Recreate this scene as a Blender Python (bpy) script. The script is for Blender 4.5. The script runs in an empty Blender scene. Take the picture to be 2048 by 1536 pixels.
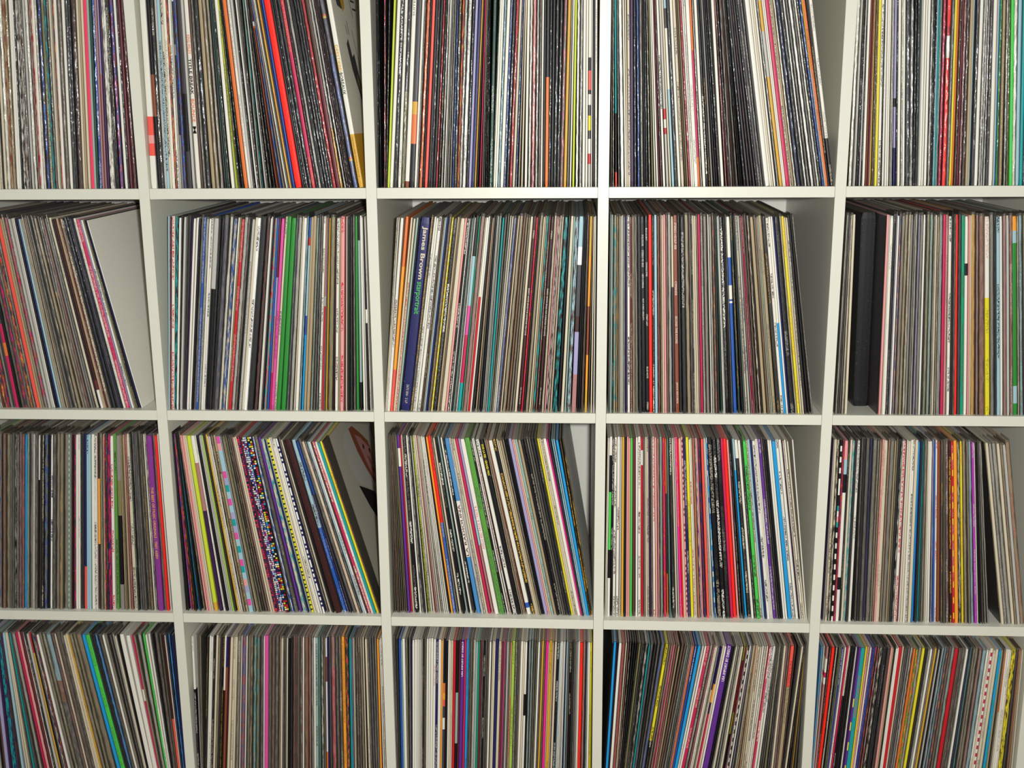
import bpy, math, random, re
import numpy as np
from mathutils import Matrix, Vector

random.seed(7)
scene = bpy.context.scene
COL = scene.collection

# ------------------------------------------------------------------ camera, world, flash, exposure
PITCH = 0.351          # one compartment plus one panel
T = 0.016              # panel thickness
DEPTH = 0.390
ZTOP = 1.786           # height of the first (upper) grid line above the floor
cam_d = bpy.data.cameras.new('camera'); cam = bpy.data.objects.new('camera', cam_d); COL.objects.link(cam)
cam_d.sensor_width = 36.0; cam_d.lens = 2284.28 / 2048 * 36.0; cam_d.clip_start = 0.05; cam_d.clip_end = 30
CAM = Vector((1.00847, -1.73772, ZTOP - 0.23216))
yaw, pit, rol = -0.05449, 0.23389, -0.00701
F = Vector((math.sin(yaw) * math.cos(pit), math.cos(yaw) * math.cos(pit), -math.sin(pit)))
R0 = Vector((math.cos(yaw), -math.sin(yaw), 0)); U0 = R0.cross(F)
R = math.cos(rol) * R0 + math.sin(rol) * U0; U = -math.sin(rol) * R0 + math.cos(rol) * U0
M = Matrix((R, U, -F)).transposed().to_4x4(); M.translation = CAM
cam.matrix_world = M
scene.camera = cam

w = bpy.data.worlds.new('room_light'); scene.world = w; w.use_nodes = True
bg = w.node_tree.nodes['Background']; bg.inputs[0].default_value = (0.97, 0.98, 0.93, 1); bg.inputs[1].default_value = 0.24

fl_d = bpy.data.lights.new('camera_flash', 'AREA'); fl = bpy.data.objects.new('camera_flash', fl_d); COL.objects.link(fl)
fl_d.shape = 'DISK'; fl_d.size = 0.04; fl_d.energy = 32.5; fl_d.color = (0.985, 1.0, 0.965)
FP = CAM + Vector((0.065, -0.03, 0.025)); fl.location = FP
fl.rotation_euler = (Vector((0.98, 0.0, 0.98)) - FP).to_track_quat('-Z', 'Y').to_euler()

vs = scene.view_settings
vs.view_transform = 'Standard'; vs.look = 'None'; vs.gamma = 1.0; vs.use_curve_mapping = False
vs.exposure = 0.0

# ------------------------------------------------------------------ materials
def lin(h):
    v = [int(h[i:i + 2], 16) / 255 for i in (0, 2, 4)]
    return tuple(c / 12.92 if c <= .04045 else ((c + .055) / 1.055) ** 2.4 for c in v)

PAL = dict(w='e8e3d6', c='d6c9ae', t='ab9674', b='553c31', k='141217', g='8a867e', s='bab6ae', d='423e43', r='c8202c',
           m='6c2c34', p='e89c98', h='ee2c90', o='e07434', y='e6d62c', Y='d6a434', n='2e8a34', N='1c4236', l='a6c64c', j='1c9c9e',
           u='2858ac', U='20225a', a='1e9cdc', A='9fc2cc', v='643090', V='a49ec4', z='381e46', e='807a50', f='f05a4c', q='b07a78',
           C='c62654', R='fc2a1c', G='4ccc50', M='3c1c1c', T='8a7c68', S='96aea4', P='e052a0', B='8a4830', L='cad838', O='f6a032',
           W='f6f4ee', E='f4486a', Z='b23cb0', X='86388c', K='18946c', Q='5c9c3e', i='4a8cc4', I='3a3a9a')
NAME = dict(w='white', c='cream', t='tan', b='brown', k='black', g='grey', s='light grey', d='charcoal', r='red', m='maroon',
            p='pale pink', h='hot pink', o='orange', y='yellow', Y='golden', n='green', N='dark green', l='pale green', j='teal',
            u='blue', U='navy', a='sky blue', A='pale blue', v='purple', V='lavender', z='dark plum', e='olive', f='coral',
            q='dusty pink', C='crimson', R='scarlet', G='bright green', M='dark maroon', T='taupe', S='grey green', P='magenta',
            B='rust brown', L='lime yellow', O='amber', W='bright white', E='neon pink', Z='magenta purple', X='violet', K='emerald green', Q='leaf green', i='cornflower blue', I='indigo')
LIN = {k: lin(v) for k, v in PAL.items()}

def new_mat(name):
    m = bpy.data.materials.new(name); m.use_nodes = True
    nt = m.node_tree; nt.nodes.clear()
    out = nt.nodes.new('ShaderNodeOutputMaterial')
    return m, nt, out

def node(nt, typ, **kw):
    n = nt.nodes.new(typ)
    for k, v in kw.items():
        if k.startswith('i_'):
            key = k[2:]
            n.inputs[int(key) if key.isdigit() else key.replace('_', ' ')].default_value = v
        else: setattr(n, k, v)
    return n

def math_n(nt, op, a, b=None):
    n = nt.nodes.new('ShaderNodeMath'); n.operation = op
    for i, v in enumerate((a, b)):
        if v is None: continue
        if isinstance(v, (int, float)): n.inputs[i].default_value = v
        else: nt.links.new(v, n.inputs[i])
    return n.outputs[0]

def mix_c(nt, fac, a, b):
    n = nt.nodes.new('ShaderNodeMix'); n.data_type = 'RGBA'
    for i, v in ((0, fac), (6, a), (7, b)):
        if isinstance(v, (int, float)): n.inputs[i].default_value = v
        elif isinstance(v, tuple): n.inputs[i].default_value = (*v, 1)
        else: nt.links.new(v, n.inputs[i])
    return n.outputs[2]

def card_material():
    """printed record sleeve card: ground colour, a second ink, lettering ticks, blotchy pictures and scuffs"""
    m, nt, out = new_mat('printed_card'); L = nt.links.new
    tint = node(nt, 'ShaderNodeAttribute', attribute_name='tint').outputs['Color']
    ink = node(nt, 'ShaderNodeAttribute', attribute_name='ink').outputs['Color']
    par = node(nt, 'ShaderNodeSeparateColor'); pa = node(nt, 'ShaderNodeAttribute', attribute_name='par'); L(pa.outputs['Color'], par.inputs[0])
    text, mot, seed = par.outputs[0], par.outputs[1], par.outputs[2]
    uv = node(nt, 'ShaderNodeUVMap', uv_map='UVMap'); sp = node(nt, 'ShaderNodeSeparateXYZ'); L(uv.outputs[0], sp.inputs[0])
    u, v = sp.outputs[0], sp.outputs[1]                       # u: -1..1 across, v: millimetres up
    sd = math_n(nt, 'MULTIPLY', seed, 913.0)
    # blotchy picture print
    cb = node(nt, 'ShaderNodeCombineXYZ'); L(math_n(nt, 'ADD', math_n(nt, 'MULTIPLY', u, 1.1), sd), cb.inputs[0]); L(math_n(nt, 'MULTIPLY', v, 0.055), cb.inputs[1])
    n1 = node(nt, 'ShaderNodeTexNoise', i_Scale=1.0, i_Detail=3.0, i_Roughness=0.62); L(cb.outputs[0], n1.inputs['Vector'])
    r1 = node(nt, 'ShaderNodeMapRange', i_1=0.44, i_2=0.58); L(n1.outputs['Fac'], r1.inputs[0])
    cb2 = node(nt, 'ShaderNodeCombineXYZ'); L(math_n(nt, 'ADD', u, math_n(nt, 'ADD', sd, 31.0)), cb2.inputs[0]); L(math_n(nt, 'MULTIPLY', v, 0.11), cb2.inputs[1])
    n2 = node(nt, 'ShaderNodeTexNoise', i_Scale=1.0, i_Detail=3.0, i_Roughness=0.7); L(cb2.outputs[0], n2.inputs['Vector'])
    hsv = node(nt, 'ShaderNodeHueSaturation'); L(math_n(nt, 'ADD', 0.5, math_n(nt, 'MULTIPLY', math_n(nt, 'SUBTRACT', n2.outputs['Fac'], 0.5), 0.45)), hsv.inputs['Hue']); L(ink, hsv.inputs['Color'])
    col = mix_c(nt, math_n(nt, 'MULTIPLY', r1.outputs[0], mot), tint, hsv.outputs[0])
    # lettering: small marks in runs along the spine
    row = math_n(nt, 'FLOOR', math_n(nt, 'MULTIPLY', v, 0.85))
    wn = node(nt, 'ShaderNodeTexWhiteNoise', noise_dimensions='3D'); c3 = node(nt, 'ShaderNodeCombineXYZ')
    L(row, c3.inputs[0]); L(math_n(nt, 'FLOOR', math_n(nt, 'MULTIPLY', u, 3.1)), c3.inputs[1]); L(sd, c3.inputs[2]); L(c3.outputs[0], wn.inputs['Vector'])
    wr = node(nt, 'ShaderNodeTexWhiteNoise', noise_dimensions='2D'); c4 = node(nt, 'ShaderNodeCombineXYZ')
    L(math_n(nt, 'FLOOR', math_n(nt, 'ADD', math_n(nt, 'MULTIPLY', v, 0.026), sd)), c4.inputs[0]); L(sd, c4.inputs[1]); L(c4.outputs[0], wr.inputs['Vector'])
    run = math_n(nt, 'GREATER_THAN', wr.outputs[0], 0.52)
    mark = math_n(nt, 'GREATER_THAN', wn.outputs[0], 0.45)
    band = math_n(nt, 'LESS_THAN', math_n(nt, 'ABSOLUTE', u), 0.62)
    tx = math_n(nt, 'MULTIPLY', math_n(nt, 'MULTIPLY', run, mark), math_n(nt, 'MULTIPLY', band, text))
    col = mix_c(nt, tx, col, ink)
    # scuffs: pale card showing on worn edges, dirt on pale ones
    cb5 = node(nt, 'ShaderNodeCombineXYZ'); L(math_n(nt, 'ADD', math_n(nt, 'MULTIPLY', u, 1.6), sd), cb5.inputs[0]); L(math_n(nt, 'MULTIPLY', v, 0.28), cb5.inputs[1])
    n5 = node(nt, 'ShaderNodeTexNoise', i_Scale=1.0, i_Detail=4.0, i_Roughness=0.75); L(cb5.outputs[0], n5.inputs['Vector'])
    r5 = node(nt, 'ShaderNodeMapRange', i_1=0.64, i_2=0.70); L(n5.outputs['Fac'], r5.inputs[0])
    edge = node(nt, 'ShaderNodeMapRange', i_1=0.35, i_2=1.0, i_3=0.25, i_4=0.85); L(math_n(nt, 'ABSOLUTE', u), edge.inputs[0])
    col = mix_c(nt, math_n(nt, 'MULTIPLY', math_n(nt, 'MULTIPLY', r5.outputs[0], edge.outputs[0]), pa.outputs['Alpha']), col, (0.55, 0.50, 0.42))
    r6 = node(nt, 'ShaderNodeMapRange', i_1=0.30, i_2=0.42, i_3=0.84, i_4=1.0); L(n5.outputs['Fac'], r6.inputs[0])
    vm = node(nt, 'ShaderNodeVectorMath', operation='SCALE'); L(col, vm.inputs[0]); L(r6.outputs[0], vm.inputs['Scale'])
    b = node(nt, 'ShaderNodeBsdfPrincipled', i_Roughness=0.42); b.inputs['Specular IOR Level'].default_value = 0.35
    L(vm.outputs[0], b.inputs['Base Color'])
    bp = node(nt, 'ShaderNodeBump', i_Strength=0.25, i_Distance=0.0006); L(n5.outputs['Fac'], bp.inputs['Height']); L(bp.outputs[0], b.inputs['Normal'])
    L(b.outputs[0], out.inputs[0])
    return m

def film_material(name, rough, haze, haze_col, strength):
    m, nt, out = new_mat(name); L = nt.links.new
    tc = node(nt, 'ShaderNodeNewGeometry')
    mp = node(nt, 'ShaderNodeMapping'); mp.inputs['Scale'].default_value = (330, 260, 42); L(tc.outputs['Position'], mp.inputs[0])
    n = node(nt, 'ShaderNodeTexNoise', i_Scale=1.0, i_Detail=3.5, i_Roughness=0.6); L(mp.outputs[0], n.inputs['Vector'])
    bp = node(nt, 'ShaderNodeBump', i_Strength=strength, i_Distance=0.0015); L(n.outputs['Fac'], bp.inputs['Height'])
    tr = node(nt, 'ShaderNodeBsdfTransparent'); tr.inputs[0].default_value = (0.96, 0.96, 0.95, 1)
    df = node(nt, 'ShaderNodeBsdfDiffuse'); df.inputs[0].default_value = (*haze_col, 1)
    m1 = node(nt, 'ShaderNodeMixShader', i_0=haze); L(tr.outputs[0], m1.inputs[1]); L(df.outputs[0], m1.inputs[2])
    gl = node(nt, 'ShaderNodeBsdfGlossy', i_Roughness=rough); L(bp.outputs[0], gl.inputs['Normal'])
    fr = node(nt, 'ShaderNodeFresnel', i_IOR=1.52); L(bp.outputs[0], fr.inputs['Normal'])
    m2 = node(nt, 'ShaderNodeMixShader'); L(fr.outputs[0], m2.inputs[0]); L(m1.outputs[0], m2.inputs[1]); L(gl.outputs[0], m2.inputs[2])
    L(m2.outputs[0], out.inputs[0])
    return m

def plain(name, col, rough=0.5, spec=0.4, noise=0.0, scale=60):
    m, nt, out = new_mat(name); L = nt.links.new
    b = node(nt, 'ShaderNodeBsdfPrincipled', i_Roughness=rough); b.inputs['Specular IOR Level'].default_value = spec
    if noise:
        tc = node(nt, 'ShaderNodeNewGeometry'); n = node(nt, 'ShaderNodeTexNoise', i_Scale=scale, i_Detail=3.0); L(tc.outputs['Position'], n.inputs['Vector'])
        c = mix_c(nt, n.outputs['Fac'], tuple(x * (1 - noise) for x in col), tuple(min(1, x * (1 + noise)) for x in col)); L(c, b.inputs['Base Color'])
        bp = node(nt, 'ShaderNodeBump', i_Strength=0.06, i_Distance=0.001); L(n.outputs['Fac'], bp.inputs['Height']); L(bp.outputs[0], b.inputs['Normal'])
    else: b.inputs['Base Color'].default_value = (*col, 1)
    L(b.outputs[0], out.inputs[0])
    return m

CARD = card_material()
FILM = film_material('crinkled_clear_film', 0.13, 0.05, (0.5, 0.5, 0.5), 0.75)
HAZY = film_material('soft_hazy_film', 0.28, 0.17, (0.42, 0.38, 0.31), 0.35)
WHITE = plain('white_laminate', lin('dedccd'), 0.34, 0.45, 0.03, 90)
WALLM = plain('white_wall_paint', lin('dddbd2'), 0.8, 0.2, 0.03, 40)
FLOORM = plain('floor_boards', lin('8a6a4a'), 0.4, 0.4, 0.15, 6)
INK = {}
def ink_mat(c):
    if c not in INK: INK[c] = plain('print_' + NAME[c].replace(' ', '_'), LIN[c], 0.5, 0.3)
    return INK[c]

# ------------------------------------------------------------------ helpers
def link(o, parent=None):
    COL.objects.link(o)
    if parent is not None: o.parent = parent
    return o

def box_mesh(name, size, mat, bev=0.0):
    import bmesh
    bm = bmesh.new(); bmesh.ops.create_cube(bm, size=1.0)
    bmesh.ops.scale(bm, vec=size, verts=bm.verts)
    if bev: bmesh.ops.bevel(bm, geom=bm.edges[:], offset=bev, segments=2, affect='EDGES')
    me = bpy.data.meshes.new(name); bm.to_mesh(me); bm.free(); me.materials.append(mat)
    return me

class Geo:
    """faces with the sleeve print attributes, linked as one mesh"""
    def __init__(s): s.v = []; s.f = []; s.m = []; s.tint = []; s.ink = []; s.par = []; s.uv = []
    def face(s, pts, tint, ink, par, uvs, mat=0):
        n = len(s.v); s.v += pts; k = len(pts); s.f.append(tuple(range(n, n + k))); s.m.append(mat)
        s.tint += [(*tint, 1)] * k; s.ink += [(*ink, 1)] * k; s.par += [par] * k; s.uv += uvs
    def add(s, o, mat4):
        n = len(s.v)
        s.v += [tuple(mat4 @ Vector(p)) for p in o.v]; s.f += [tuple(i + n for i in f) for f in o.f]
        s.m += o.m; s.tint += o.tint; s.ink += o.ink; s.par += o.par; s.uv += o.uv
    def mesh(s, name, mats, smooth=None):
        me = bpy.data.meshes.new(name); me.from_pydata(s.v, [], s.f)
        for nm, d in (('tint', s.tint), ('ink', s.ink), ('par', s.par)):
            a = me.attributes.new(nm, 'FLOAT_COLOR', 'CORNER'); a.data.foreach_set('color', np.array(d, dtype=np.float32).ravel())
        l = me.uv_layers.new(name='UVMap'); l.data.foreach_set('uv', np.array(s.uv, dtype=np.float32).ravel())
        for m in mats: me.materials.append(m)
        if len(mats) > 1: me.polygons.foreach_set('material_index', s.m)
        if smooth: me.polygons.foreach_set('use_smooth', [m in smooth for m in s.m])
        return me

# ------------------------------------------------------------------ room
def structure(name, me, loc):
    o = bpy.data.objects.new(name, me); o.location = loc; o['kind'] = 'structure'; return link(o)
structure('floor', box_mesh('floor', (7.0, 5.0, 0.05), FLOORM), (0.9, -1.6, -0.025))
structure('wall_back', box_mesh('wall_back', (7.0, 0.1, 2.7), WALLM), (0.9, DEPTH + 0.054, 1.35))

# ------------------------------------------------------------------ shelving unit
unit = bpy.data.objects.new('shelving_unit', None); link(unit)
unit['label'] = 'white open cube shelving unit whose square compartments hold vinyl records'; unit['category'] = 'shelf'
ZB = ZTOP - 5 * PITCH + T / 2             # top face of the bottom board
FR = 0.039
def part(name, size, centre, mat=WHITE, bev=0.0006):
    o = bpy.data.objects.new(name, box_mesh(name, size, mat, bev)); link(o, unit); o.location = centre; return o
for i in range(1, 5):
    part('upright_panel', (T, DEPTH, 5 * PITCH - T), (i * PITCH, DEPTH / 2, (ZTOP - T / 2 + ZB) / 2))
part('side_panel', (FR, DEPTH, ZTOP + 0.042), (T / 2 - FR / 2, DEPTH / 2, (ZTOP + 0.042) / 2))
part('side_panel', (FR, DEPTH, ZTOP + 0.042), (5 * PITCH - T / 2 + FR / 2, DEPTH / 2, (ZTOP + 0.042) / 2))
part('top_board', (5 * PITCH - T - 0.001, DEPTH, 0.05), (2.5 * PITCH, DEPTH / 2, ZTOP - T / 2 + 0.025))
part('bottom_board', (5 * PITCH - T - 0.001, DEPTH, ZB), (2.5 * PITCH, DEPTH / 2, ZB / 2))
for j in range(1, 5):
    for i in range(5):
        part('shelf_board', (PITCH - T - 0.0009, DEPTH - 0.0006, T), ((i + .5) * PITCH, DEPTH / 2 + 0.0003, ZTOP - j * PITCH))

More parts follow.
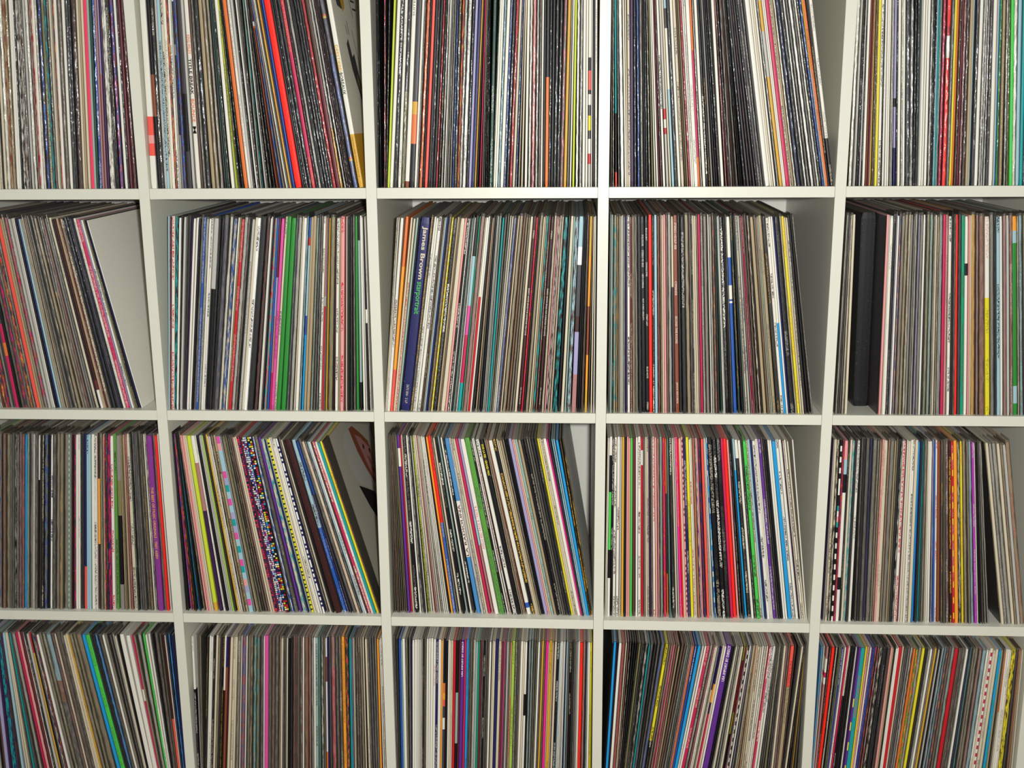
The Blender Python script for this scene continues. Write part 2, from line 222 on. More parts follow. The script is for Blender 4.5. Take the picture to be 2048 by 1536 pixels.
# ------------------------------------------------------------------ records
# per compartment: row+column | first edge | lean table (edge:slope) | spines (colour, right edge in tenths of a millimetre, flags)
DATA = """11|1079|1079:51 1444:61 1714:46 2155:45 2488:52 2597:46 2724:49 3304:7|m1113 c1190x2 k1208 c1245 w1301* t1349~ t1400* w1488x2 k1522* k1555~ s1610~ g1645* s1687 w1742* m1769~ r1804~ w1841 w1874* u1929~* e1984 d2017~ g2050* c2094 g2116 d2138~ w2182 b2247^ w2291 d2346* k2379* b2455* c2488x1 t2521 c2565 E2637 S2667 N2696 u2755* q2789 V2816|45q z2870 w2957~x1 k3001 k3033* u3098~* w3153 k3196* m3239 m3304*^
12|7|7:16 109:13 277:21 437:23 757:-1 979:-8 1282:-27 1493:-65 1645:-44 1647:-62 1699:-36 2149:-130 2225:-120 2308:-127 2537:-126 2626:-131 2963:-132 3182:-150 3259:-153 3299:-129|w109|65f|74p|78f|84w k166|41k|45B|65k k220* s255 A301' c342' w388 k417~ w453' s484 g514|09w|11k|31g|36k|74g b565~ d656|54k|82d s707 w788=M b828 k879^ k949* t1010 t1080^ g1141~^ k1181 N1211 k1241* w1322 L1362' k1413* k1463* o1523 w1563 s1603 k1647* w1669 k1699* c1729 k1769~ w1809 k1853* k1900~* d1950* b1999|20b|21w|23o|24B u2049~ g2093~ w2149 k2165 Y2193 U2213 u2239 R2358 k2392 k2418* d2457* k2507* C2567 k2606* s2656^ k2686 k2715* k2755* d2795* k2834* r2884* b2943|45m s2993|71Y* s3042* m3072* k3101* m3121* k3141 U3224|17f|18y|19U|36u|85f|86y|87u^ w3299|74Y=V
13|7|7:29 76:14 140:43 168:76 339:68 662:71 744:68 906:67 1150:46 1451:56 1494:57 1733:16 1753:49 1805:47 1941:49 2115:46 2260:19 2574:9 2851:24 3030:5 3216:-3 3337:-8|k43* k76* _101 k134*~ k153* L186 w245 k310*=C w359 k421|54e* w486|97B=D d564|59Y|65o|79k w603 d633^ o691* k721 f769 k809 k848* k887 r926* k965* s1014* w1043 g1062 g1140^x2 u1170* k1218* m1247~ s1296* W1354* k1393* V1432 U1480 Y1509 k1548 C1587 T1617 g1646* k1675* k1704* N1753 N1766 w1834x2 A1873* w1921 u1960* k2008* r2057* c2095 u2138* c2173 c2231 w2289 w2337* p2395* s2443* d2482^ w2511 k2549 k2598|48o k2636* k2674 k2723* k2771* d2828~^ Y2876 g2915 w2953 L3001 W3059* s3107* w3155 w3193 w3241|39k|45f|54k|56w|61d|66y|73d|77w|84r|89s w3260 k3299 w3337
14|21|21:-4 117:-18 214:-34 348:-19 445:-26 608:-35 714:-51 964:-73 1069:-74 1213:-83 1351:-79 1481:-83 1704:-106 1722:-76 1783:-115 1827:-95 2018:-134 2209:-158 2332:-156 2365:-154 2456:-154 2564:-164 2665:-160 2741:-165 2826:-166 2934:-172 3072:-180 3186:-182 3243:-182 3337:-169|b50^ c88* j137|65k|93f s175* W243* w268 c291 c329' z377 k426* u474* d531^ k556 k589* g637* e676 w749x2 m772 m810* w858' s906|63r|68w|72r|75s c945 A987|17d|26w|54A k1040* w1083 c1136' b1165 e1194 C1232* w1280x2 w1337 o1370|36C|86o s1404* w1452 k1490' k1528 g1567 k1605 k1633* k1681* w1725 p1783* m1791~* d1818* b1850~ b1885 g1942~ d1971* k1999 k2056* d2104 k2148~ d2190 k2228* d2266 k2304^ d2332 w2399 w2427 c2456 w2498 s2541* s2589|13Y|27s|48Y w2636x2 C2693 c2731' t2760 w2798* U2854* k2911* W2953* d2997^ W3053* d3091^ w3129* k3167* u3205* Y3224|45s o3262 k3290 w3337|77k
15|31|31:-7 111:-16 273:-29 448:-40 596:-48 757:-61 928:-67 1111:-46 1216:-54 1378:-45 1448:-49 1533:-43 1769:-54 1905:-50 2118:-59 2207:-61 2405:-82 2576:-71|w111* s130 w149 k206*x2 w225 k244 w292 B316 m339 t358 Y377 t425*x2 y472 w520' k533* w567 w634x2 w691^x2 V729|59k|63V|82U k757* w799 w833* w871 d937* s985* k1041*x2 N1060 s1079 w1145x2 w1193 s1231* k1278*x2 A1297 j1316 g1353^ C1401* R1467*|27r|31W|41R d1514^ y1552 o1580 b1618* m1646 q1694* b1750* t1798 A1816 k1835 d1882* w1930 s1977* W2005* s2043* d2090* w2147 s2166 a2184 n2232* t2288 s2335* e2382* G2430 w2486* A2533 j2576
21|691|691:-83 1372:-109 1650:-113 1706:-117 2323:-157 2435:-162 2511:-163 2771:-176 2833:-178 2911:-184 3073:-208|S730 b763~ b793 d882~x2 g926^ d971 m1035|30d|55C|65o|72C k1078 k1124^ d1175~ d1225^ d1271~ d1314^ f1377 t1415 t1453^ g1491~ d1529^ s1559 s1592 w1630 k1668 U1693 A1731x1 t1769 s1807^ t1845 d1887^ d1933^ d1971^ d2008~^ t2071^ d2122^|20t|22d|38Y|40t g2184~^ q2215^ g2247 d2298^ c2348 k2385 M2435|85m|90w t2473 m2491 T2548' k2581* k2611* d2643~* k2673* d2711 U2731 k2748 w2793 C2873' V2886 w2936' e2973 k3011 U3041 w3073=H
22|7|7:73 73:79 343:113 571:115 1004:135 1260:134 1345:134 1673:107 1717:116 1918:107 2124:94 2305:84 2763:51 2859:46 3099:28 3303:3|A32 m49 w98' k135~ w172 k196* s233 k287* z306 w375x2 k409 d454^ u490|60u s539^ w571 w601' s674|36k k711* k747* U816^ w869^ u930~* w955 e979 r1028 s1089* b1126^ k1150 s1191 c1235 W1289' k1394* m1467~* w1491 w1515 k1547* j1600~ u1637 m1673|30V|50q|80C P1722 c1761' n1833 n1918 U1966^ s2039^ c2063 w2124 A2160* u2196|10r|14A|50u|60a t2245 t2305 S2353^ d2397^ g2438* w2486' q2522|40s|45r d2558^ Y2582 e2679^ M2703 w2763' t2787 p2859' m2883 c2907 k2955 k3003* d3051^ n3099 k3159|12S|85k w3207 w3231 k3279|47w|54k w3303
23|7|7:90 40:96 110:110 166:123 253:132 406:133 481:137 542:135 734:131 833:126 997:122 1230:108 1375:110 1604:83 1797:102 2138:85 2704:57 3002:33 3193:21 3337:-3|c23' w40 w87' o134|25O|78f c166 c199' S232 k253 U406=J d446^' w481' w516 w570' b610* t629 A650 U680 d734^ y767# k833'U t868 t891^ c961 p997 k1032' w1055 k1090* S1109 g1137* w1156 k1219|20A|45P|60C|85j K1242 q1312^ c1324 w1359|40r w1389 k1440* t1476 g1511^ k1557 s1581 s1604 S1639^ j1669 g1699^ e1727^ s1750 c1774 u1820^ B1843* c1867 t1936^ B1983^ T2064^x2 c2111 M2169=B r2199~ k2231* t2296^ c2324 t2354 j2389~ B2431* M2486=B c2539^ p2563 s2593~ q2620~ c2667^ k2741~=W k2794 c2852 S2886 A2956~ A3048|15W|24d|50M|58V|80q k3078 k3106 b3163*^ Y3221|20O|45B|70O|88Y T3256^ c3302 w3337
24|34|34:-4 362:-19 600:-30 710:-26 1121:-38 1307:-45 1783:-55 1784:-67 1810:-68 2012:-73 2205:-94 2481:-111 2754:-125 2794:-125 3008:-130 3135:-137 3240:-153|g62^ S92 k116* t151~ Y186~^ t221^ s245 c268 A303^ z338 w385' m420 c451^ t467 g514^ k572* k631=1 k684=2 R736 k771' A817 B864* t894^ c922 p957 q992^ s1051^ c1086|30c|35d B1155=4 k1202* k1272'* t1342^ b1377^ d1400 c1430 c1458 q1493^ C1528 s1574^ g1632^ k1648 w1667 s1713^ b1748~^ k1783* N1838 w1856 s1873 k1931' k1961 k1989^ w2058|20u|34w|41u|42w|43u N2117* k2152* j2186^ c2221' s2256' q2291^ C2310 B2337^ b2395* b2423~ k2453* t2511 b2558^ t2581 S2604 t2662 k2727* w2777' w2812|05w|53a w2842 U2870 k2951'y c2985^ y3031 c3059 c3089' k3135* k3182* d3240^
25|45|45:0 252:-21 504:-18 699:-20 768:-29 825:-26 1637:-60 1900:-73 1996:-72 2155:-79 2379:-90 2806:-97 2938:-103|s86^ d114^ s137^ c195^ c252 _442 k694R k706 p768 w779 w825 k866* V894^ w928 p962~^ T1020^ t1077^ c1123^ g1157 g1191^ s1233^ V1271^ g1329^ w1363 k1386* e1443^ S1500^ s1530^ c1557 c1614^x2 A1660^ C1706 p1729 B1752^ w1804' k1836* k1877^ R1918 d1968* K2021 w2071|23k|29w p2094 c2116 Y2196^ q2242^ B2344^ w2420|40y' g2481^ k2526* A2583' w2617 q2674^ s2715 B2770^ O2845|07A|13n|85A|94n c2879^ A2938^
31|287|287:113 1207:108 1871:91 2303:76 2613:43 3106:11 3232:11 3327:-5|c307 t324~ b355^ k385 B433^ e494^ d536^ k579^ k616~ d652^ m701^ b749~^ a793 S834^ g895^ s931 M980^ w1016|25k k1052* k1088' e1149~* k1185 W1229' k1294^ T1354^ T1426^ T1499^ S1547# B1576^ k1605 d1634~ w1710x2 k1783* U1831|75f A1871' A1912 w1967 w2027' M2075|25O|62M e2128^ c2154 d2183~ k2219* C2272~ w2334' Q2394' g2494|25e|45k|85g t2518 c2542^ t2589 C2637^ c2709' N2745* k2792^ U2835^ d2876^ k2983^x2 w3007 d3054~* X3161=Q m3209^ R3256 w3292 U3327
32|7|7:1 373:-73 531:-82 926:-113 1137:-119 1453:-145 1605:-158 1800:-152 1801:-161 1973:-175 2172:-198 2370:-212 2617:-241 2714:-239 2882:-264 3131:-275 3270:-277 3328:-281|k42* k78* C137~ k177~ k220* u255~ d291* d373~^ p404 p432 c461 c491 L574|95Y w656|15q|42z w691 k750 s780 s809 l844 k891* Y931 c961' w985 k1008* t1048* t1090' A1184# s1219^ t1254 e1289^ e1324^ b1366* b1406^ q1453^ c1493 c1535 r1605# A1710# k1800# B1829~ u1864~ k1945^ v2004 c2086~ U2114 S2144 y2202# w2230 c2260 w2307' w2342 U2400# b2458^ c2493 k2551 M2679 A2760|50u' U2802 u2842|30d d2923^ c2970 k3016~* A3051 w3085' d3108 C3159' w3201 j3247 y3293 B3328*=F
33|7|7:6 257:-30 408:-41 603:-63 999:-118 1043:-115 1195:-131 1443:-160 1627:-166 1692:-171 1726:-172 1838:-182 1898:-178 2052:-200 2118:-195 2178:-193 2286:-208 2358:-210 2568:-192 2675:-196 2786:-194 3000:-187 3151:-188 3261:-173 3337:-161|g34^ t64^ B98^ B125^ t154^ e189^ t223^ t257^ v313|07w|17v r336 c352 c370 k449' w490 s523~ k562* w585 k596* L623' c648' w675' c720 m736 p754 s788 c822 s856' w890 w920 w953 k981 O1017 R1071|48u T1116^ c1161 k1229' S1274 k1296 w1341 k1398' i1488|35w|67i=P s1533 c1566' c1600 C1656 V1701|45A|60q w1793=A Q1883' k1916' w1957 w1995' k2018 w2085' k2152=S t2189^ c2208 B2241 w2331'|93u|96w k2387' c2409 c2431 t2464 g2497* k2519 k2541 V2597x1 p2626 c2653 S2697x1 t2741 k2786 k2830 g2863^ d2896^ k2941* k2985* y3018 c3047 c3085' w3140 h3162|85h k3195* A3217 A3239 a3282 k3311' k3337'
34|22|22:5 313:-9 456:-12 644:-21 905:-30 968:-28 1278:-55 1463:-58 1629:-63 1730:-70 1748:-63 1846:-83 1873:-87 2090:-90 2195:-93 2348:-108 2548:-118 2630:-121 2811:-126 3058:-134 3295:-145 3337:-114|c40 w60 w111|10k|30G|62k|78w k149' w201' w257' s291 Y335 k373 p436x2 G476 m530|65b w570 w626' r664|07w|15r g700^ c729 c760' z794 t827^ w865' p901 p939^ S994^ C1050~ o1079|30d|75o j1128^ k1195*' c1233 s1262 h1307 R1329 c1363 p1400# U1445 y1496 w1525' c1552 o1601^ v1625~ p1652 m1707~ f1747 w1776 c1784 w1817x2 A1873# k1951' k2017' k2090' C2139 R2195 p2239x1 k2284* k2328* A2368|17a w2428'|10k w2477 k2517* G2579' c2610' A2650 U2683 w2738' w2787x2 v2838 d2871^ k2904* k2948 w2986 w3025 a3092 w3147' w3202 z3220 c3246 w3279' c3307 _3315 w3337
35|48|48:4 118:-7 498:-10 599:-25 1165:-18 1505:-35 1554:-38 1807:-65 1924:-72 2165:-89 2214:-88 2522:-102 2604:-109 2745:-130 2914:-172 3091:-170 3298:-168|z71 s94 c143' k195~* k240# m273~ p329|10A|18k|28w|75k|82w k363* c397 s430~ k471* w525' k565 k610^ k655* d711^ U756* g823^ T856^ t890^ p919 c946 c979 t1013^ g1080^ t1102 e1129^ k1170* k1203*~ w1259' m1281 w1304 c1349 w1387 w1427' c1483 a1501 u1528 k1583* j1606 j1628^ T1684^ c1707 w1740 w1785 V1830^ u1863 w1897' B1953 d1991^' d2031^ m2098^ M2143' r2187# O2243 k2299*~ y2337 t2399^ T2444^ A2499^ Z2544 w2566 k2611 k2645^ s2689^ s2745^ _2909 k2923 c2969 s3025^ s3091^ c3136 t3180^ s3225 t3298^
41|7|7:13 239:7 853:-96 1121:-106 1399:-128 1809:-129 2204:-154 2281:-161 2521:-146 2797:-114 3011:-80 3192:-34 3301:-29 3337:-17|k52 b87 V150 z194 j287~ b372~ A458 c506 c563 k611^ j658 k716^ s830^ C876 p930 k960* m992 w1019 k1055* s1099 r1144|12Y k1175 k1208^ U1244~ d1281~* w1335 T1399^ e1460^ A1565|28B|41d^ B1617~^ c1644 b1722^ k1783^ c1809 c1836 c1867 Y1899 T1971^ e2043^ T2168^ a2241 G2320' k2361* k2395* i2445* k2504^ w2537 T2578^ k2602 d2627^ s2667^ c2692 k2724 w2797 w2869 C2900|33w|40C t2932^ s2995^ G3026 w3079x2 k3109* M3162^ b3192^ M3226|51f c3251 U3284* a3315* U3337
42|7|7:23 33:22 75:53 105:83 161:89 271:93 550:91 712:79 761:78 1191:60 1437:63 1556:57 1653:58 1656:52 1729:53 1854:50 1913:46 2087:42 2285:34 2411:29 2607:19 2729:25 2895:18 3135:2 3231:11 3323:0|w46|32k s58 t91^ k105* k128 w161 w195 k229 c271 t315^ k350* k376 w411|33k U454|18B M489 c533 c577 c622 T703^ w721 u800~^ w822 s836^ T889^ t942~^ S1009~^ e1074~^ z1136^ w1157 P1223 d1283^ m1343^ d1403^ t1437^ c1473 U1508^ d1544^ c1570 k1612 k1653* k1669 B1700^ B1729~^ d1790~^ m1842~^ w1868 B1957^ q2000^ s2044^ w2078 S2131' j2175^ N2227~^ d2271^ w2301|11B|26w|69o U2332 d2367^ q2455|18C^ d2517^ b2578^ O2633 k2696*~ j2729 a2764^ c2790 s2816^ m2860^ d2904^ t2957^ c2984 k3010 c3055 d3099^ U3143^ g3215^x2 O3249 b3267 w3295 w3323'
43|7|7:1 90:11 151:9 270:27 448:29 650:34 947:32 1067:38 1118:36 1162:33 1306:37 1350:34 1649:35 1718:37 1721:36 1774:36 1935:32 2066:34 2253:28 2347:36 2492:33 2559:30 2671:35 2954:14 3117:15 3313:4 3337:-1|k37^ k75* u111 A125 w174 T209^ g242^ U253 w290 w332 w357 s398 c415 k448* d482^ w515 w548 w589 w631 U672 w723 O748x1 c757 k799|26o|32O|36f|40d|47w|54d k841 w869 c898 c925 r969 k1015|31S|62k m1039 v1097|04v=I C1141 a1183 d1211^ g1241^ B1260^ c1282 A1293 S1333 K1367 m1400 d1430^ k1458 d1491^ d1525^ w1558 k1570 c1591 c1624 U1674 c1721 m1765 P1782 d1816^ s1847 T1876^ t1909' l1959 N2001^ g2025^ t2050^ w2092 c2126 w2168|26w|31k|44w k2194 A2236^x1 S2277^ g2305^ e2332^ w2364 d2398^ Y2431 b2468^ h2516 c2533 Y2583 c2599 p2615^ c2650 k2697 A2714 w2767x2 s2793 w2819 U2846* A2872 b2916~^ k2956 k2992* g3017^ s3033^ g3058 w3090x2 R3144 q3201^ d3223~* S3244 w3287 y3313 y3337
44|7|7:49 59:44 123:57 183:49 340:90 512:105 660:133 820:122 900:146 1076:134 1143:148 1195:157 1252:159 1646:142 1788:137 1796:128 1889:120 1965:119 2077:114 2348:67 2482:87 2553:82 2708:63 2831:48 2951:49 3002:62 3035:79 3188:43 3334:0|k36 a79 z91 k102* w149 r203~^ c223 p242^ d265~* k288* k327*x2 e355 k377^ k399* s451~* j473 U517^ k551* d585^ u639^ y685'|58k t726^ q776^ C797 c809 C843^ t868 B900^ B941^ S982^ d1020^ g1056^ p1076 o1094 u1120=I a1168 w1195 w1226 C1281 s1337^' C1377^ w1405 c1434 s1463^ U1490|26c z1522|22O|33z|40C c1559 w1595 v1699=I k1739 g1763* c1788 w1827 s1869^ s1910^ c1949 k1965 y1981|09r|40y|53k d2021~* W2029 k2061# w2095 V2149^ d2176^ c2204 t2249' t2294' c2333 c2362' c2389' w2414 w2438' c2466 C2504' w2553' w2605' U2639^ T2673^ e2742^ k2776^ U2811^ c2851 q2887^ m2920^ f2977|24t p2987^ k3024* c3054 k3111* b3169*^ Y3198 d3266^ d3334^
45|7|7:13 92:56 236:51 282:64 471:52 597:51 634:50 704:68 1054:52 1181:54 1365:67 1500:70 1661:76 2063:58 2227:59 2268:57 2400:44 2657:49 2828:36 2985:15 3114:19 3337:-13|a26~ w39 q70|07w|15C|18w|22q b78 R125 k143 c162 k190 n208~^ n236^ I257=I w282 C316 c354|29k k391 k457*x2 w485 z512 v549# j621 y645 p667 w690 v704 u723 k769*~ s807*~ k872*~ k913*~ k955* b1020*~ p1057 t1084 k1101* w1128 w1154 r1206 c1228 s1248* U1278^ s1307^ s1349* o1383 n1427~ s1479^ y1523 k1557* s1592^ w1626 T1661^ Y1698 k1726~* s1754 k1781 A1828^ V1874~^ U1920~^ m1967^ S2031^ r2095 m2130^ m2156^ k2210^ w2246 U2293* j2342^ T2400^ T2453^ q2505^ A2575^ w2605 c2636 w2682# c2739 c2796 a2864~ t2914 t2955^ o2985|36c w3011 w3045 c3080 y3155~ k3216~^ o3276^ t3307 c3337"""
ROWS = ['', 'top row', 'second row', 'third row', 'bottom row']
COLS = ['', 'first column', 'second column', 'third column', 'fourth column', 'fifth column']

def lum(c): return 0.2126 * c[0] + 0.7152 * c[1] + 0.0722 * c[2]

class Rec: pass
recs = []
for ln in DATA.strip().splitlines():
    key, st, lean, toks = ln.split('|', 3)
    row, col = int(key[0]), int(key[1])
    lx = [(int(a) / 1e4, int(b) / 1e3) for a, b in (p.split(':') for p in lean.split())]
    LX = [a for a, _ in lx]; LT = [b for _, b in lx]
    slope = lambda x: float(np.interp(x, LX, LT))
    prev = int(st) / 1e4
    items = []
    for tk in toks.split():
        m = re.match(r'([A-Za-z_])(\d+)(.*)$', tk); c, x, fl = m[1], int(m[2]) / 1e4, m[3]
        n = re.search(r'x(\d)', fl); n = int(n[1]) if n else 1
        for q in range(n):
            items.append((c, prev + (x - prev) * q / n, prev + (x - prev) * (q + 1) / n, fl, True))
        prev = x
    # beyond the frame the same compartment goes on in the same manner
    lo, hi = items[0][1], items[-1][2]
    rnd = random.Random(row * 10 + col)
    pool = [i for i in items if i[0] != '_' and '=' not in i[3] and '|' not in i[3]]
    if col == 1:
        x = lo
        while x - 0.0055 > (0.0335 if row == 2 else 0.0045):
            p = rnd.choice(pool); wd = rnd.uniform(.0035, .0055); items.insert(0, (p[0], x - wd, x, p[3], False)); x -= wd
        LX.insert(0, x); LT.insert(0, max(LT[0], (0.001 - x) / 0.315) if row != 3 else LT[0])
    if col == 5 and hi < 0.325:
        x = hi
        while x + 0.0055 < 0.333:
            p = rnd.choice(pool); wd = rnd.uniform(.0035, .0055); items.append((p[0], x, x + wd, p[3], False)); x += wd
    k = 0
    for c, a, b, fl, seen in items:
        if c == '_': continue
        r = Rec(); recs.append(r)
        r.row, r.col, r.c, r.fl, r.seen = row, col, c, fl, seen
        r.idx = k; k += 1
        sa, sb = slope(a), slope(b); tn = (sa + sb) / 2
        top = (b + sb * .315) - (a + sa * .315)
        r.th = math.atan(tn); r.tan = tn
        sp = min(b - a, max(top, (b - a) * .35))
        r.film = '*' if '*' in fl else ('^' if '^' in fl else '')
        r.sp = sp * math.cos(r.th)
        r.t = max(r.sp * (0.95 if not r.film else 0.91) - 0.00008, 0.0009)
        r.x = (a + b) / 2
        e = re.search(r'=(\w)', fl); r.sx = e[1] if e else ''
        r.segs = [(0.0, c)] + [(int(p) / 100, q) for p, q in re.findall(r'\|(\d\d)(\w)', fl)]
        r.pix = bool(recs[:-1]) and recs[-2].fl == '#' and recs[-2].c == 'r'; r.text = "'" in fl; r.mott = '~' in fl; r.check = '#' in fl
        rr = random.Random(row * 10007 + col * 1009 + int(a * 1e5))
        r.rnd = rr; r.seed = rr.random()
        r.h = 0.3074 + rr.uniform(-.0016, .0022)
        r.y = 0.0080 + rr.uniform(-.0022, .0022)
        if (row, col) == (2, 1): r.y += 0.005
        if row == 3: r.y += (0, .003, .004, .010, .009, .005)[col]
        if r.sx == 'R' or (row, col, c) == (2, 5, 'k') and r.t > 0.02: r.y = 0.058
        big = r.sp * (.72 if row == 4 else .97 if row == 1 else 1.0)
        r.rank = big * (1 if seen else 0) + (1 if r.sx else 0)

def ink_for(r, c):
    L_ = lum(LIN[c])
    if r.mott:
        return LIN[r.rnd.choice('wcubCgtorjU' if L_ < .25 else 'kbUmrgujB')]
    if L_ > .22: return LIN[r.rnd.choice('kkdbU')] if not r.rnd.random() < .12 else LIN['r']
    return LIN[r.rnd.choice('wwcs')] if not r.rnd.random() < .15 else LIN['Y']

CHECK = {(3, 1): 'STdS', (3, 4): 'wpcp', (2, 3): 'Yc'}
def pattern(r):
    """(from, to, colour, x0, x1) blocks for spines printed in blocks"""
    H = r.h; out = []
    c, key = r.c, (r.row, r.col)
    if c == 'y' and key == (2, 3):
        n = 54
        for i in range(n): out.append((i / n, (i + 1) / n, 'Yc'[i % 2], -.55, .35))
    elif c == 'U' and key == (3, 2):                        # keyboard bars
        v = 0.0; i = 0; wd = (.014, .006, .006, .006)
        while v < .985:
            a = (.0135, .0035, .006, .0035)[i % 4] / H; out.append((v, min(v + a, 1), 'W', -.6, 1)); v += a + .0040 / H; i += 1
    elif c == 'y' and key == (3, 2):
        v = 0.0; i = 0
        while v < .985:
            a = (.0052, .0030, .0060)[i % 3] / H; out.append((v, min(v + a, 1), 'y', -.6, .6)); v += a
            a = .0028 / H; out.append((v, min(v + a, 1), 'k', -1, 1)); v += a; i += 1
    elif key == (3, 2) and c in 'rAk':
        if c == 'A' and not r.pix: cols, nx, n, fill = 'AjpPVA', 1, 26, 1.0
        else:
            cols = {'r': 'rCRmk', 'A': 'wAuwVCwk', 'k': 'rykakwUCy'}[c]; nx = {'r': 2, 'A': 4, 'k': 2}[c]; n = 84; fill = .72
        for i in range(n):
            for x in range(nx):
                out.append((i / n, (i + fill) / n, r.rnd.choice(cols), -1 + 2 * x / nx, -1 + 2 * (x + (fill if fill == 1 else .86)) / nx))
    elif c == 'k' and key == (3, 5):
        n = 34
        for i in range(n): out.append((i / n, (i + 1) / n, 'kw'[i % 2] if not .22 < i / n < .5 else r.rnd.choice('pjYkw'), -1, .6))
    elif key == (3, 5):
        for i in range(11):
            v = .06 + i * .088; out.append((v, v + .034, 'y', -.45, .55))
    elif key == (4, 5) and c == 'w':
        n = 44
        for i in range(n): out.append((i / n, (i + 1) / n, 'wC'[i % 2], -.9, .9))
    elif key == (4, 5) and c == 'v':
        for v in (.30, .44, .56, .70): out.append((v, v + .05, 'y', -.7, .7))
    elif key == (4, 4):
        n = 40
        for i in range(n): out.append((i / n, (i + 1) / n, 'kw'[i % 2], -.5, .5))
    elif key == (3, 4) and c == 'p':
        n = 70
        for i in range(n): out.append((i / n, (i + 1) / n, 'pm'[i % 2] if r.rnd.random() < .8 else 'p', -.4, .9))
    elif key == (3, 4):
        n = 34
        for i in range(n):
            for x in (0, 1): out.append((i / n, (i + 1) / n, r.rnd.choice('uuAwa'), -1 + x, x))
    else:
        n = 64
        for i in range(n): out.append((i / n, (i + 1) / n, 'Sd'[i % 2], -.2, .5))
    return out

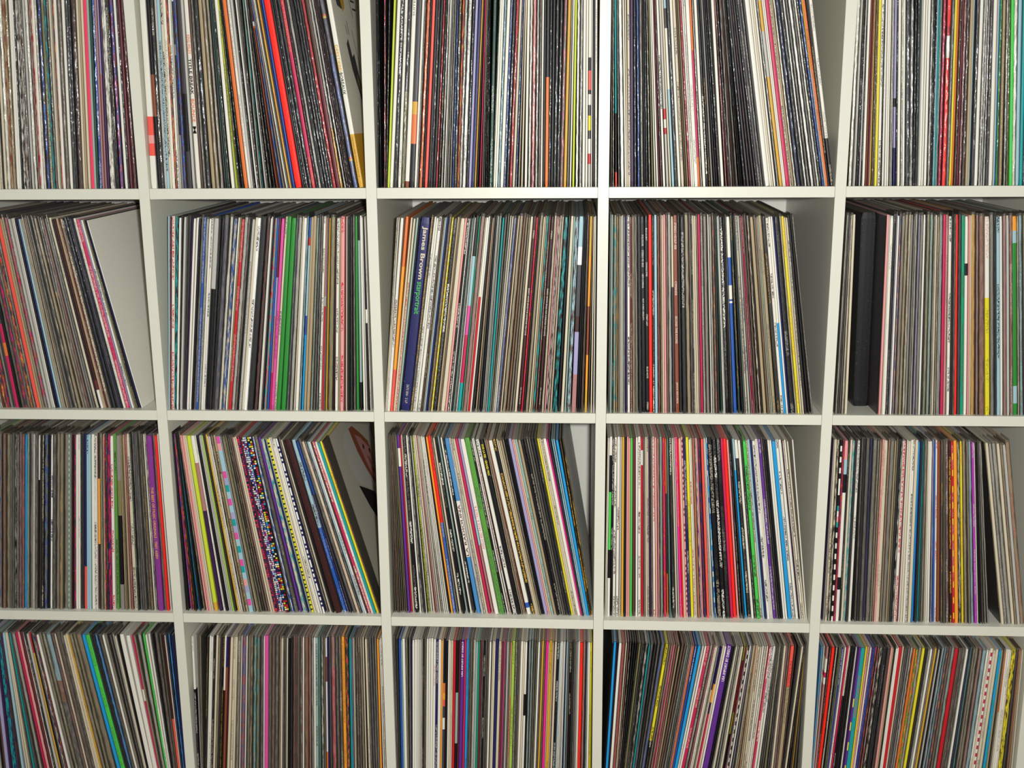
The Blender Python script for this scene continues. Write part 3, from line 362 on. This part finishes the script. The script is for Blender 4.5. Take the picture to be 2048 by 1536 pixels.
def record_geo(r):
    """sleeve body, spine strip, film and block print of one record, in its own frame: spine at y = 0, base at z = 0"""
    t, h = r.t, r.h; hx = t / 2
    body, spine, film, blocks = Geo(), Geo(), Geo(), None
    # ---- sleeve body: closed box behind the spine, colour bands as on the spine
    last = r.sx
    bounds = [(f, c) for f, c in r.segs]
    cover = LIN[r.c]
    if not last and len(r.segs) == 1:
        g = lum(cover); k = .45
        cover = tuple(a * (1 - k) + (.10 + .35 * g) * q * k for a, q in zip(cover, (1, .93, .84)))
    if r.sx == 'F': cover = lin('b4aea0')
    if r.sx == 'H': cover = lin('f0ece2')
    if (r.row, r.col) == (3, 3) and r.idx == r.last: cover = lin('dcdcda')
    par = (0, 0, r.seed, 0.5); D0, D1 = .0022, .313
    ink0 = ink_for(r, r.c)
    zs = [h * (1 - f) for f, _ in bounds] + [0.0]
    bx = hx * .97
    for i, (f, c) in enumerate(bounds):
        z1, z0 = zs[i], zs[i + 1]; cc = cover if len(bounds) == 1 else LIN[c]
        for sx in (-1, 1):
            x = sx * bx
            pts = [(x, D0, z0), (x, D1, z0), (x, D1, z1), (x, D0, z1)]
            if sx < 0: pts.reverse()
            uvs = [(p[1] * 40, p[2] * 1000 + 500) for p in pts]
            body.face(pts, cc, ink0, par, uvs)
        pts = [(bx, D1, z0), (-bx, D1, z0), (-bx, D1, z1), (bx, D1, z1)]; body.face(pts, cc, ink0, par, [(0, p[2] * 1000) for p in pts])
    tt = tuple(a * .5 + b for a, b in zip(LIN[r.c], (.200, .180, .150)))
    pts = [(-bx, D0, h), (bx, D0, h), (bx, D1, h), (-bx, D1, h)]; body.face(pts, tt, ink0, (0, 0, r.seed, 1), [(p[0] / bx, p[1] * 1000) for p in pts])
    pts = [(-bx, D1, 0), (bx, D1, 0), (bx, D0, 0), (-bx, D0, 0)]; body.face(pts, tt, ink0, par, [(0, 0)] * 4)
    # ---- spine: rounded strip, thin folded lip
    prof = [(-hx * .98, .0024), (-hx, .0012), (-hx * .82, .00025), (-hx * .3, 0), (hx * .3, 0), (hx * .82, .00025), (hx, .0012), (hx * .98, .0024)]
    wear = .75 if lum(LIN[r.c]) < .2 else .45
    base_dark = r.check and (r.row, r.col) == (3, 2) and (r.c == 'r' or r.c == 'A' and r.pix)
    rings = sorted(set([0.0, .03, .35, .68, .97, 1.0] + [f for f, _ in r.segs]))
    def wob(f): return math.sin(f * 7 + r.seed * 40) * min(.00012, t * .014)
    def colour(f):
        c = r.c
        for a, q in r.segs:
            if f >= a - 1e-6: c = q
        return c
    inks = {}
    for i in range(len(rings) - 1):
        f0, f1 = rings[i], rings[i + 1]; c = colour(f0)
        if c not in inks: inks[c] = ink_for(r, c)
        tx = (1.0 if r.t < .006 else .45) if (r.text and not r.sx) else (r.lt if not r.sx and r.t < .0065 else 0)
        par = (tx if len(r.segs) < 3 else 0, 1.0 if r.mott else (.18 if r.film == '^' else 0), r.seed, wear)
        for j in range(len(prof) - 1):
            (xa, ya), (xb, yb) = prof[j], prof[j + 1]
            q = .6 if f0 == 0 else 1; q2 = .6 if f1 == 1 else 1
            e0 = .86 if f0 == 0 else 1; e1 = .86 if f1 == 1 else 1
            pts = [(xa * e1 + wob(f1), ya + (.0006 if f1 == 1 else 0), h * (1 - f1)), (xb * e1 + wob(f1), yb + (.0006 if f1 == 1 else 0), h * (1 - f1)),
                   (xb * e0 + wob(f0), yb + (.0006 if f0 == 0 else 0), h * (1 - f0)), (xa * e0 + wob(f0), ya + (.0006 if f0 == 0 else 0), h * (1 - f0))]
            ua, ub = xa / hx, xb / hx
            spine.face(pts, LIN['U'] if base_dark else LIN[c], inks[c], par, [(ua, pts[0][2] * 1000), (ub, pts[1][2] * 1000), (ub, pts[2][2] * 1000), (ua, pts[3][2] * 1000)])
    if r.check:
        blocks = Geo()
        for f0, f1, c, x0, x1 in pattern(r):
            d = -.0002
            pts = [(x0 * hx * .8, d, h * (1 - f1)), (x1 * hx * .8, d, h * (1 - f1)), (x1 * hx * .8, d, h * (1 - f0)), (x0 * hx * .8, d, h * (1 - f0))]
            blocks.face(pts, LIN[c], LIN[c], (0, 0, r.seed, .3), [(0, p[2] * 1000) for p in pts])
    # ---- film: loose plastic outer sleeve wrapping the front
    if r.film:
        rr = r.rnd; n = 34 if r.film == '*' else 16; am = .00055 if r.film == '*' else .00025
        lim = r.sp / 2 - .00002; fx = min(hx + .00022, lim); rows = []
        for i in range(n + 1):
            z = (h + .004) * i / n; zz = z + (rr.uniform(-.0008, .0012) if i == n else 0)
            d = -.0013 - rr.random() * am * 1.4
            sk = rr.uniform(-.45, .45) * fx; q = fx * .97 - rr.random() * fx * .10
            rows.append([(-fx, .040, zz), (-fx, .0022, zz), (-q, .0001, zz), ((sk - q) * .5, d * .72, zz), (sk, d, zz), ((sk + q) * .5, d * .72, zz), (q, .0001, zz), (fx, .0022, zz), (fx, .040, zz)])
        base = len(film.v)
        for rw in rows: film.v += rw
        W = len(rows[0])
        for i in range(n):
            for j in range(W - 1):
                k0 = base + i * W + j
                film.f.append((k0, k0 + 1, k0 + W + 1, k0 + W)); film.m.append(0)
                film.tint += [(1, 1, 1, 1)] * 4; film.ink += [(1, 1, 1, 1)] * 4; film.par += [(0, 0, 0, 0)] * 4; film.uv += [(0, 0)] * 4
    return body, spine, film, blocks

# ------------------------------------------------------------------ lettering and prints that can be read
# text, from, to (fractions down the spine), colour, reading direction, share of the spine width, shift across
TITLES = {
 'J': [('James Brown', .045, .312, 'c', 1, .62, .05, True), ('starportrait', .325, .49, 'G', 1, .72, 0, False), ('2672 004 \u00b7 2 LP', .86, .96, 'c', 1, .26, 0, False)],
 '1': [('POLYDOR', .09, .145, 'w', 1, .5, 0, False), ('STEREO PD 3022', .165, .25, 'w', 1, .5, 0, False), ("HE'S COMING", .285, .355, 'w', 1, .5, 0, False), ('ROY AYERS UBIQUITY', .41, .52, 'w', 1, .5, 0, False)],
 '2': [('BLN-LA140-F', .06, .12, 'w', 1, .5, 0, False), ('DONALD BYRD', .23, .30, 'w', 1, .5, 0, False), ('STREET LADY', .49, .55, 'w', 1, .5, 0, False), ('BLUE NOTE', .76, .82, 'w', 1, .5, 0, False), ('STEREO', .945, .985, 'w', 1, .5, 0, False)],
 '4': [('STEREO HDSLP 428', .035, .165, 'w', 1, .55, 0, False), ('CYMANDE', .325, .395, 'w', 1, .55, 0, False), ('SECOND TIME ROUND', .50, .64, 'w', 1, .55, 0, False), ('JANUS RECORDS', .84, .95, 'w', 1, .55, 0, False)],
 'B': [('STEREO', .07, .11, 'w', 1, .42, 0, False), ('BARRY WHITE SINGS FOR SOMEONE YOU LOVE', .36, .60, 'w', 1, .5, 0, False), ('20th Century Records', .87, .96, 'w', 1, .42, 0, False)],
 'A': [('FACE A / FACE B', .375, .515, 'C', -1, .6, 0, False), ('AXELLE RED', .525, .62, 'C', -1, .6, 0, False)],
 'S': [('SOIS LA FEE - GRAND PRIX', .025, .20, 'y', 1, .55, 0, True)],
 'P': [('LA RADIOLINA', .37, .665, 'm', -1, .62, 0, True)],
 'I': [('USA IMPORT BY DIRECT', .005, .215, 'w', -1, .5, 0, True)],
 'Q': [('THE BEST OF MUSIC ORIGINALS - TREY ASIEV', .285, .695, 'Y', 1, .46, 0, True)],
 'M': [('KING WILDY', .27, .36, 'o', 1, .75, 0, True), ('TITLE BREAK', .38, .55, 'k', 1, .75, 0, True), ('BOUNCE', .57, .68, 'o', 1, .75, 0, True), ('M', .70, .735, 'k', 1, .8, 0, True)],
 'C': [('CALL AGANTE SHOW THE', .11, .46, 'W', 1, .62, 0, True)],
 'D': [('SUITE NO. VII', .02, .19, 'd', -1, .5, 0, False)],
 'V': [('DEESTIEBEI', .315, .44, 'Y', 1, .7, -.12, True), ('BOREAUX', .445, .55, 'N', 1, .7, -.12, True), ('Tales from LAND DOWN & SOUL L.A', .75, .95, 'b', 1, .34, 0, False)],
}
def title_objects(r, parent):
    for tx, f0, f1, c, dr, share, sh, bold in TITLES.get(r.sx, []):
        cu = bpy.data.curves.new('spine_title', 'FONT'); cu.body = tx; cu.size = 1.0; cu.resolution_u = 2
        if bold: cu.offset = .022
        tmp = bpy.data.objects.new('spine_title', cu)
        me = bpy.data.meshes.new_from_object(tmp); bpy.data.objects.remove(tmp); bpy.data.curves.remove(cu)
        n = len(me.vertices); co = np.empty(n * 3, dtype=np.float32); me.vertices.foreach_get('co', co); co = co.reshape(-1, 3)
        lo, hi = co.min(0), co.max(0); s = max(hi[0] - lo[0], 1e-6), max(hi[1] - lo[1], 1e-6)
        a = (co[:, 0] - lo[0]) / s[0]; b = (co[:, 1] - lo[1]) / s[1]
        new = np.empty_like(co)
        if dr > 0:
            new[:, 2] = r.h * (1 - (f0 + (f1 - f0) * a)); new[:, 0] = (b - .5 + sh) * r.t * share
        else:
            new[:, 2] = r.h * (1 - (f1 - (f1 - f0) * a)); new[:, 0] = -(b - .5 + sh) * r.t * share
        new[:, 1] = -.00025
        me.vertices.foreach_set('co', new.ravel()); me.update()
        me.materials.append(ink_mat(c)); me.name = 'spine_title'
        o = bpy.data.objects.new('spine_title', me); link(o, parent)
        if c in 'GYoCN': o['label'] = NAME[c] + ' printed title lettering'

def cover_print(r, parent):
    """flat shapes printed on the cover that faces the gap: (depth, down) fractions"""
    S = []
    if r.sx == 'V':
        S = [('d', [(.20, .30), (.26, .27), (.30, .36), (.36, .34), (.40, .46), (.46, .55), (.44, .64), (.38, .60), (.30, .50), (.24, .42)]),
             ('e', [(.34, .44), (.42, .52), (.44, .60), (.39, .58), (.34, .50)]),
             ('d', [(.24, .20), (.25, .20), (.27, .25), (.26, .25)]), ('d', [(.29, .18), (.30, .18), (.32, .25), (.31, .25)]),
             ('d', [(.40, .22), (.407, .22), (.55, .62), (.54, .62)]),
             ('d', [(.10, .08), (.30, .07), (.30, .11), (.22, .13), (.12, .12)]), ('Y', [(.20, .06), (.32, .06), (.30, .12), (.24, .14)]),
             ('d', [(.46, .05), (.468, .05), (.50, .15), (.492, .15)]), ('d', [(.50, .06), (.60, .06), (.60, .07), (.50, .07)]), ('d', [(.52, .10), (.62, .10), (.62, .11), (.52, .11)]),
             ('N', [(.52, .63), (.56, .62), (.57, .70), (.54, .70)])]
    if r.sx == 'F':
        el = lambda cx, cy, rx, ry, a0=0, a1=6.2832, n=18: [(cx + rx * math.cos(a0 + (a1 - a0) * i / n), cy + ry * math.sin(a0 + (a1 - a0) * i / n)) for i in range(n)]
        S = [('s', [(.36, .06), (.46, .02), (.60, .03), (.68, .10), (.72, .22), (.74, .30), (.70, .335), (.60, .30), (.42, .24), (.36, .16)]),
             ('B', [(.60, .025), (.70, .03), (.84, .09), (.98, .16), (.98, .42), (.92, .40), (.82, .33), (.72, .24), (.64, .14)]),
             ('q', [(.70, .07), (.82, .11), (.96, .19), (.97, .38), (.90, .36), (.82, .29), (.76, .20)]),
             ('M', el(.82, .155, .022, .012)), ('M', el(.94, .20, .018, .012)),
             ('B', [(.86, .26), (.95, .30), (.96, .33), (.90, .31), (.85, .28)]),
             ('B', [(.84, .20), (.88, .22), (.90, .26), (.86, .25)]),
             ('k', [(.42, .255), (.58, .305), (.70, .345), (.74, .36), (.76, .58), (.66, .50), (.52, .38)]),
             ('s', [(.75, .34), (.82, .36), (.90, .42), (.92, .50), (.90, .66), (.80, .60), (.76, .52)]),
             ('m', [(.86, .44), (.92, .45), (.98, .56), (.98, .74), (.90, .66), (.88, .54)])]
    if r.sx == 'H':
        pts = [(.80, .40), (.83, .43), (.82, .47), (.86, .46), (.88, .50), (.85, .53), (.89, .55), (.90, .58)]
        for a, b in zip(pts, pts[1:]): S.append(('d', [a, b, (b[0] + .007, b[1] + .003), (a[0] + .007, a[1] + .003)]))
    if r.sx == 'F': S = [(c, [(d * .88, .045 + 1.3 * f) for d, f in p]) for c, p in S]
    if not S: return
    for i, (c, poly) in enumerate(S):
        x = r.t / 2 * .97 + .00015 + .00004 * i
        g = Geo(); g.face([(x, .004 + .308 * d, r.h * (1 - f)) for d, f in reversed(poly)], LIN[c], LIN[c], (0, 0, r.seed, .2), [(0, f * 300) for d, f in poly])
        me = g.mesh('cover_print', [CARD])
        import bmesh
        bm = bmesh.new(); bm.from_mesh(me); bmesh.ops.triangulate(bm, faces=bm.faces[:]); bmesh.ops.recalc_face_normals(bm, faces=bm.faces[:]); bm.to_mesh(me); bm.free()
        o = bpy.data.objects.new('cover_print', me); link(o, parent)

# ------------------------------------------------------------------ choose the 300 that show largest, and say which is which
cub = {}
for r in recs: cub.setdefault((r.row, r.col), []).append(r)
for L_ in cub.values():
    for r in L_: r.last = max(q.idx for q in L_); r.lt = .5 if r.rnd.random() < .25 else 0
order = sorted((r for r in recs if r.seen), key=lambda r: -r.rank)
chosen = set(id(r) for r in order[:300])

ORD = ['', 'first', 'second', 'third', 'fourth', 'fifth', 'sixth', 'seventh', 'eighth', 'ninth', 'tenth', 'eleventh', 'twelfth', 'thirteenth', 'fourteenth',
       'fifteenth', 'sixteenth', 'seventeenth', 'eighteenth', 'nineteenth', 'twentieth']
SPECIAL = {
 'J': 'thick navy double album box with big cream and green title lettering, second row, third column',
 'V': 'leaning white record sleeve with golden foot and drawings on its cover, top row, second column',
 'F': 'leaning grey portrait record cover in plastic ending the third row, second column',
 'H': 'leaning blank white record cover with scribbled signature ending the second row, first column',
 'P': 'blue record spine with white vertical word banner midway, third row, third column',
 'Q': 'bright purple record spine with golden yellow lettering, third row, first column',
 'A': 'white record spine lettered in crimson red capitals, third row, third column',
 'S': 'black record spine with yellow capitals near its top, third row, third column',
}
def labels(L_):
    vis = [r for r in L_ if r.seen]
    def key(r): return NAME[r.c]
    cnt = {}
    for i, r in enumerate(vis):
        r.nth = cnt[key(r)] = cnt.get(key(r), 0) + 1
    trip = {}
    for i, r in enumerate(vis):
        r.pv = key(vis[i - 1]) if i else 'the panel'; r.nx = key(vis[i + 1]) if i + 1 < len(vis) else 'the panel'
        trip.setdefault((key(r), r.pv, r.nx), []).append(r)
    for r in vis:
        place = ROWS[r.row] + ', ' + COLS[r.col]; nm = key(r); pre = ''
        multi = list(dict.fromkeys(NAME[c] for _, c in r.segs))
        if r.sx in SPECIAL: r.label = SPECIAL[r.sx]; continue
        if r.y > .05: r.label = 'thick black boxed set pushed back deep, beside the gap, ' + place; continue
        if cnt[nm] == 1: base = nm + ' record spine, the only ' + nm + ' one in ' + place
        elif len(trip[(nm, r.pv, r.nx)]) == 1 and 'the panel' not in (r.pv, r.nx):
            base = nm + ' record spine between ' + (('two ' + r.pv + ' ones') if r.pv == r.nx else r.pv + ' and ' + r.nx + ' ones') + ', ' + place
        else:
            k = r.nth; back = cnt[nm] - k + 1
            if k == 1: o = 'first ' + nm + ' record from the left'
            elif back == 1: o = 'last ' + nm + ' record towards the right'
            elif k <= back: o = ORD[k] + ' ' + nm + ' record from the left'
            else: o = ORD[back] + ' ' + nm + ' record from the right'
            base = o + ', ' + place
        extra = []
        if r.t > .0078: extra.append('thick')
        if abs(r.tan) > .12: extra.append('leaning')
        if r.film == '*': extra.append('glossy plastic-wrapped')
        elif r.film == '^': extra.append('hazy plastic-wrapped')
        if len(multi) > 1 and len(base.split()) <= 12: base = base.replace(' record', ' and ' + multi[1] + ' record', 1) if 'the only' not in base else base
        lab = base
        for e in extra:
            cand = e + ' ' + lab
            if len(cand.split()) <= 16: lab = cand
        r.label = lab
for L_ in cub.values(): labels(L_)

# ------------------------------------------------------------------ build them
rest = Geo(); n_thing = 0
for r in recs:
    x = (r.col - 1) * PITCH + T / 2 + r.x; z = ZTOP - r.row * PITCH + T / 2
    lift = abs(r.t / 2 * math.sin(r.th)) + .0001
    M4 = Matrix.Translation((x, r.y, z + lift)) @ Matrix.Rotation(r.th, 4, 'Y')
    body, spine, film, blocks = record_geo(r)
    if id(r) in chosen:
        o = bpy.data.objects.new('vinyl_record', None); o.empty_display_size = .02; link(o); o.matrix_world = M4
        o['label'] = r.label; o['category'] = 'record'; o['group'] = 'records in the ' + ROWS[r.row] + ', ' + COLS[r.col]
        link(bpy.data.objects.new('sleeve', body.mesh('sleeve', [CARD])), o)
        s = link(bpy.data.objects.new('spine', spine.mesh('spine', [CARD])), o)
        if blocks: 
            p = link(bpy.data.objects.new('block_pattern', blocks.mesh('block_pattern', [CARD])), s); p['kind'] = 'stuff'
        if r.film:
            p = link(bpy.data.objects.new('plastic_cover', film.mesh('plastic_cover', [FILM if r.film == '*' else HAZY], (0,))), o)
            p['label'] = 'clear plastic outer cover' if r.film == '*' else 'hazy plastic outer cover'
        if r.sx: title_objects(r, s); cover_print(r, o)
        n_thing += 1
    else:
        for g, mi in ((body, 0), (spine, 0), (blocks, 0), (film, 1 if r.film == '*' else 2)):
            if g is None or not g.f: continue
            g.m = [mi] * len(g.f); rest.add(g, M4)
o = bpy.data.objects.new('packed_records', rest.mesh('packed_records', [CARD, FILM, HAZY], (1, 2))); link(o)
o['kind'] = 'stuff'; o['category'] = 'records'
o['label'] = 'hundreds of thinner vinyl records packed upright between the wider ones on every shelf'
print('records', len(recs), 'as things', n_thing, 'faces', len(rest.f))
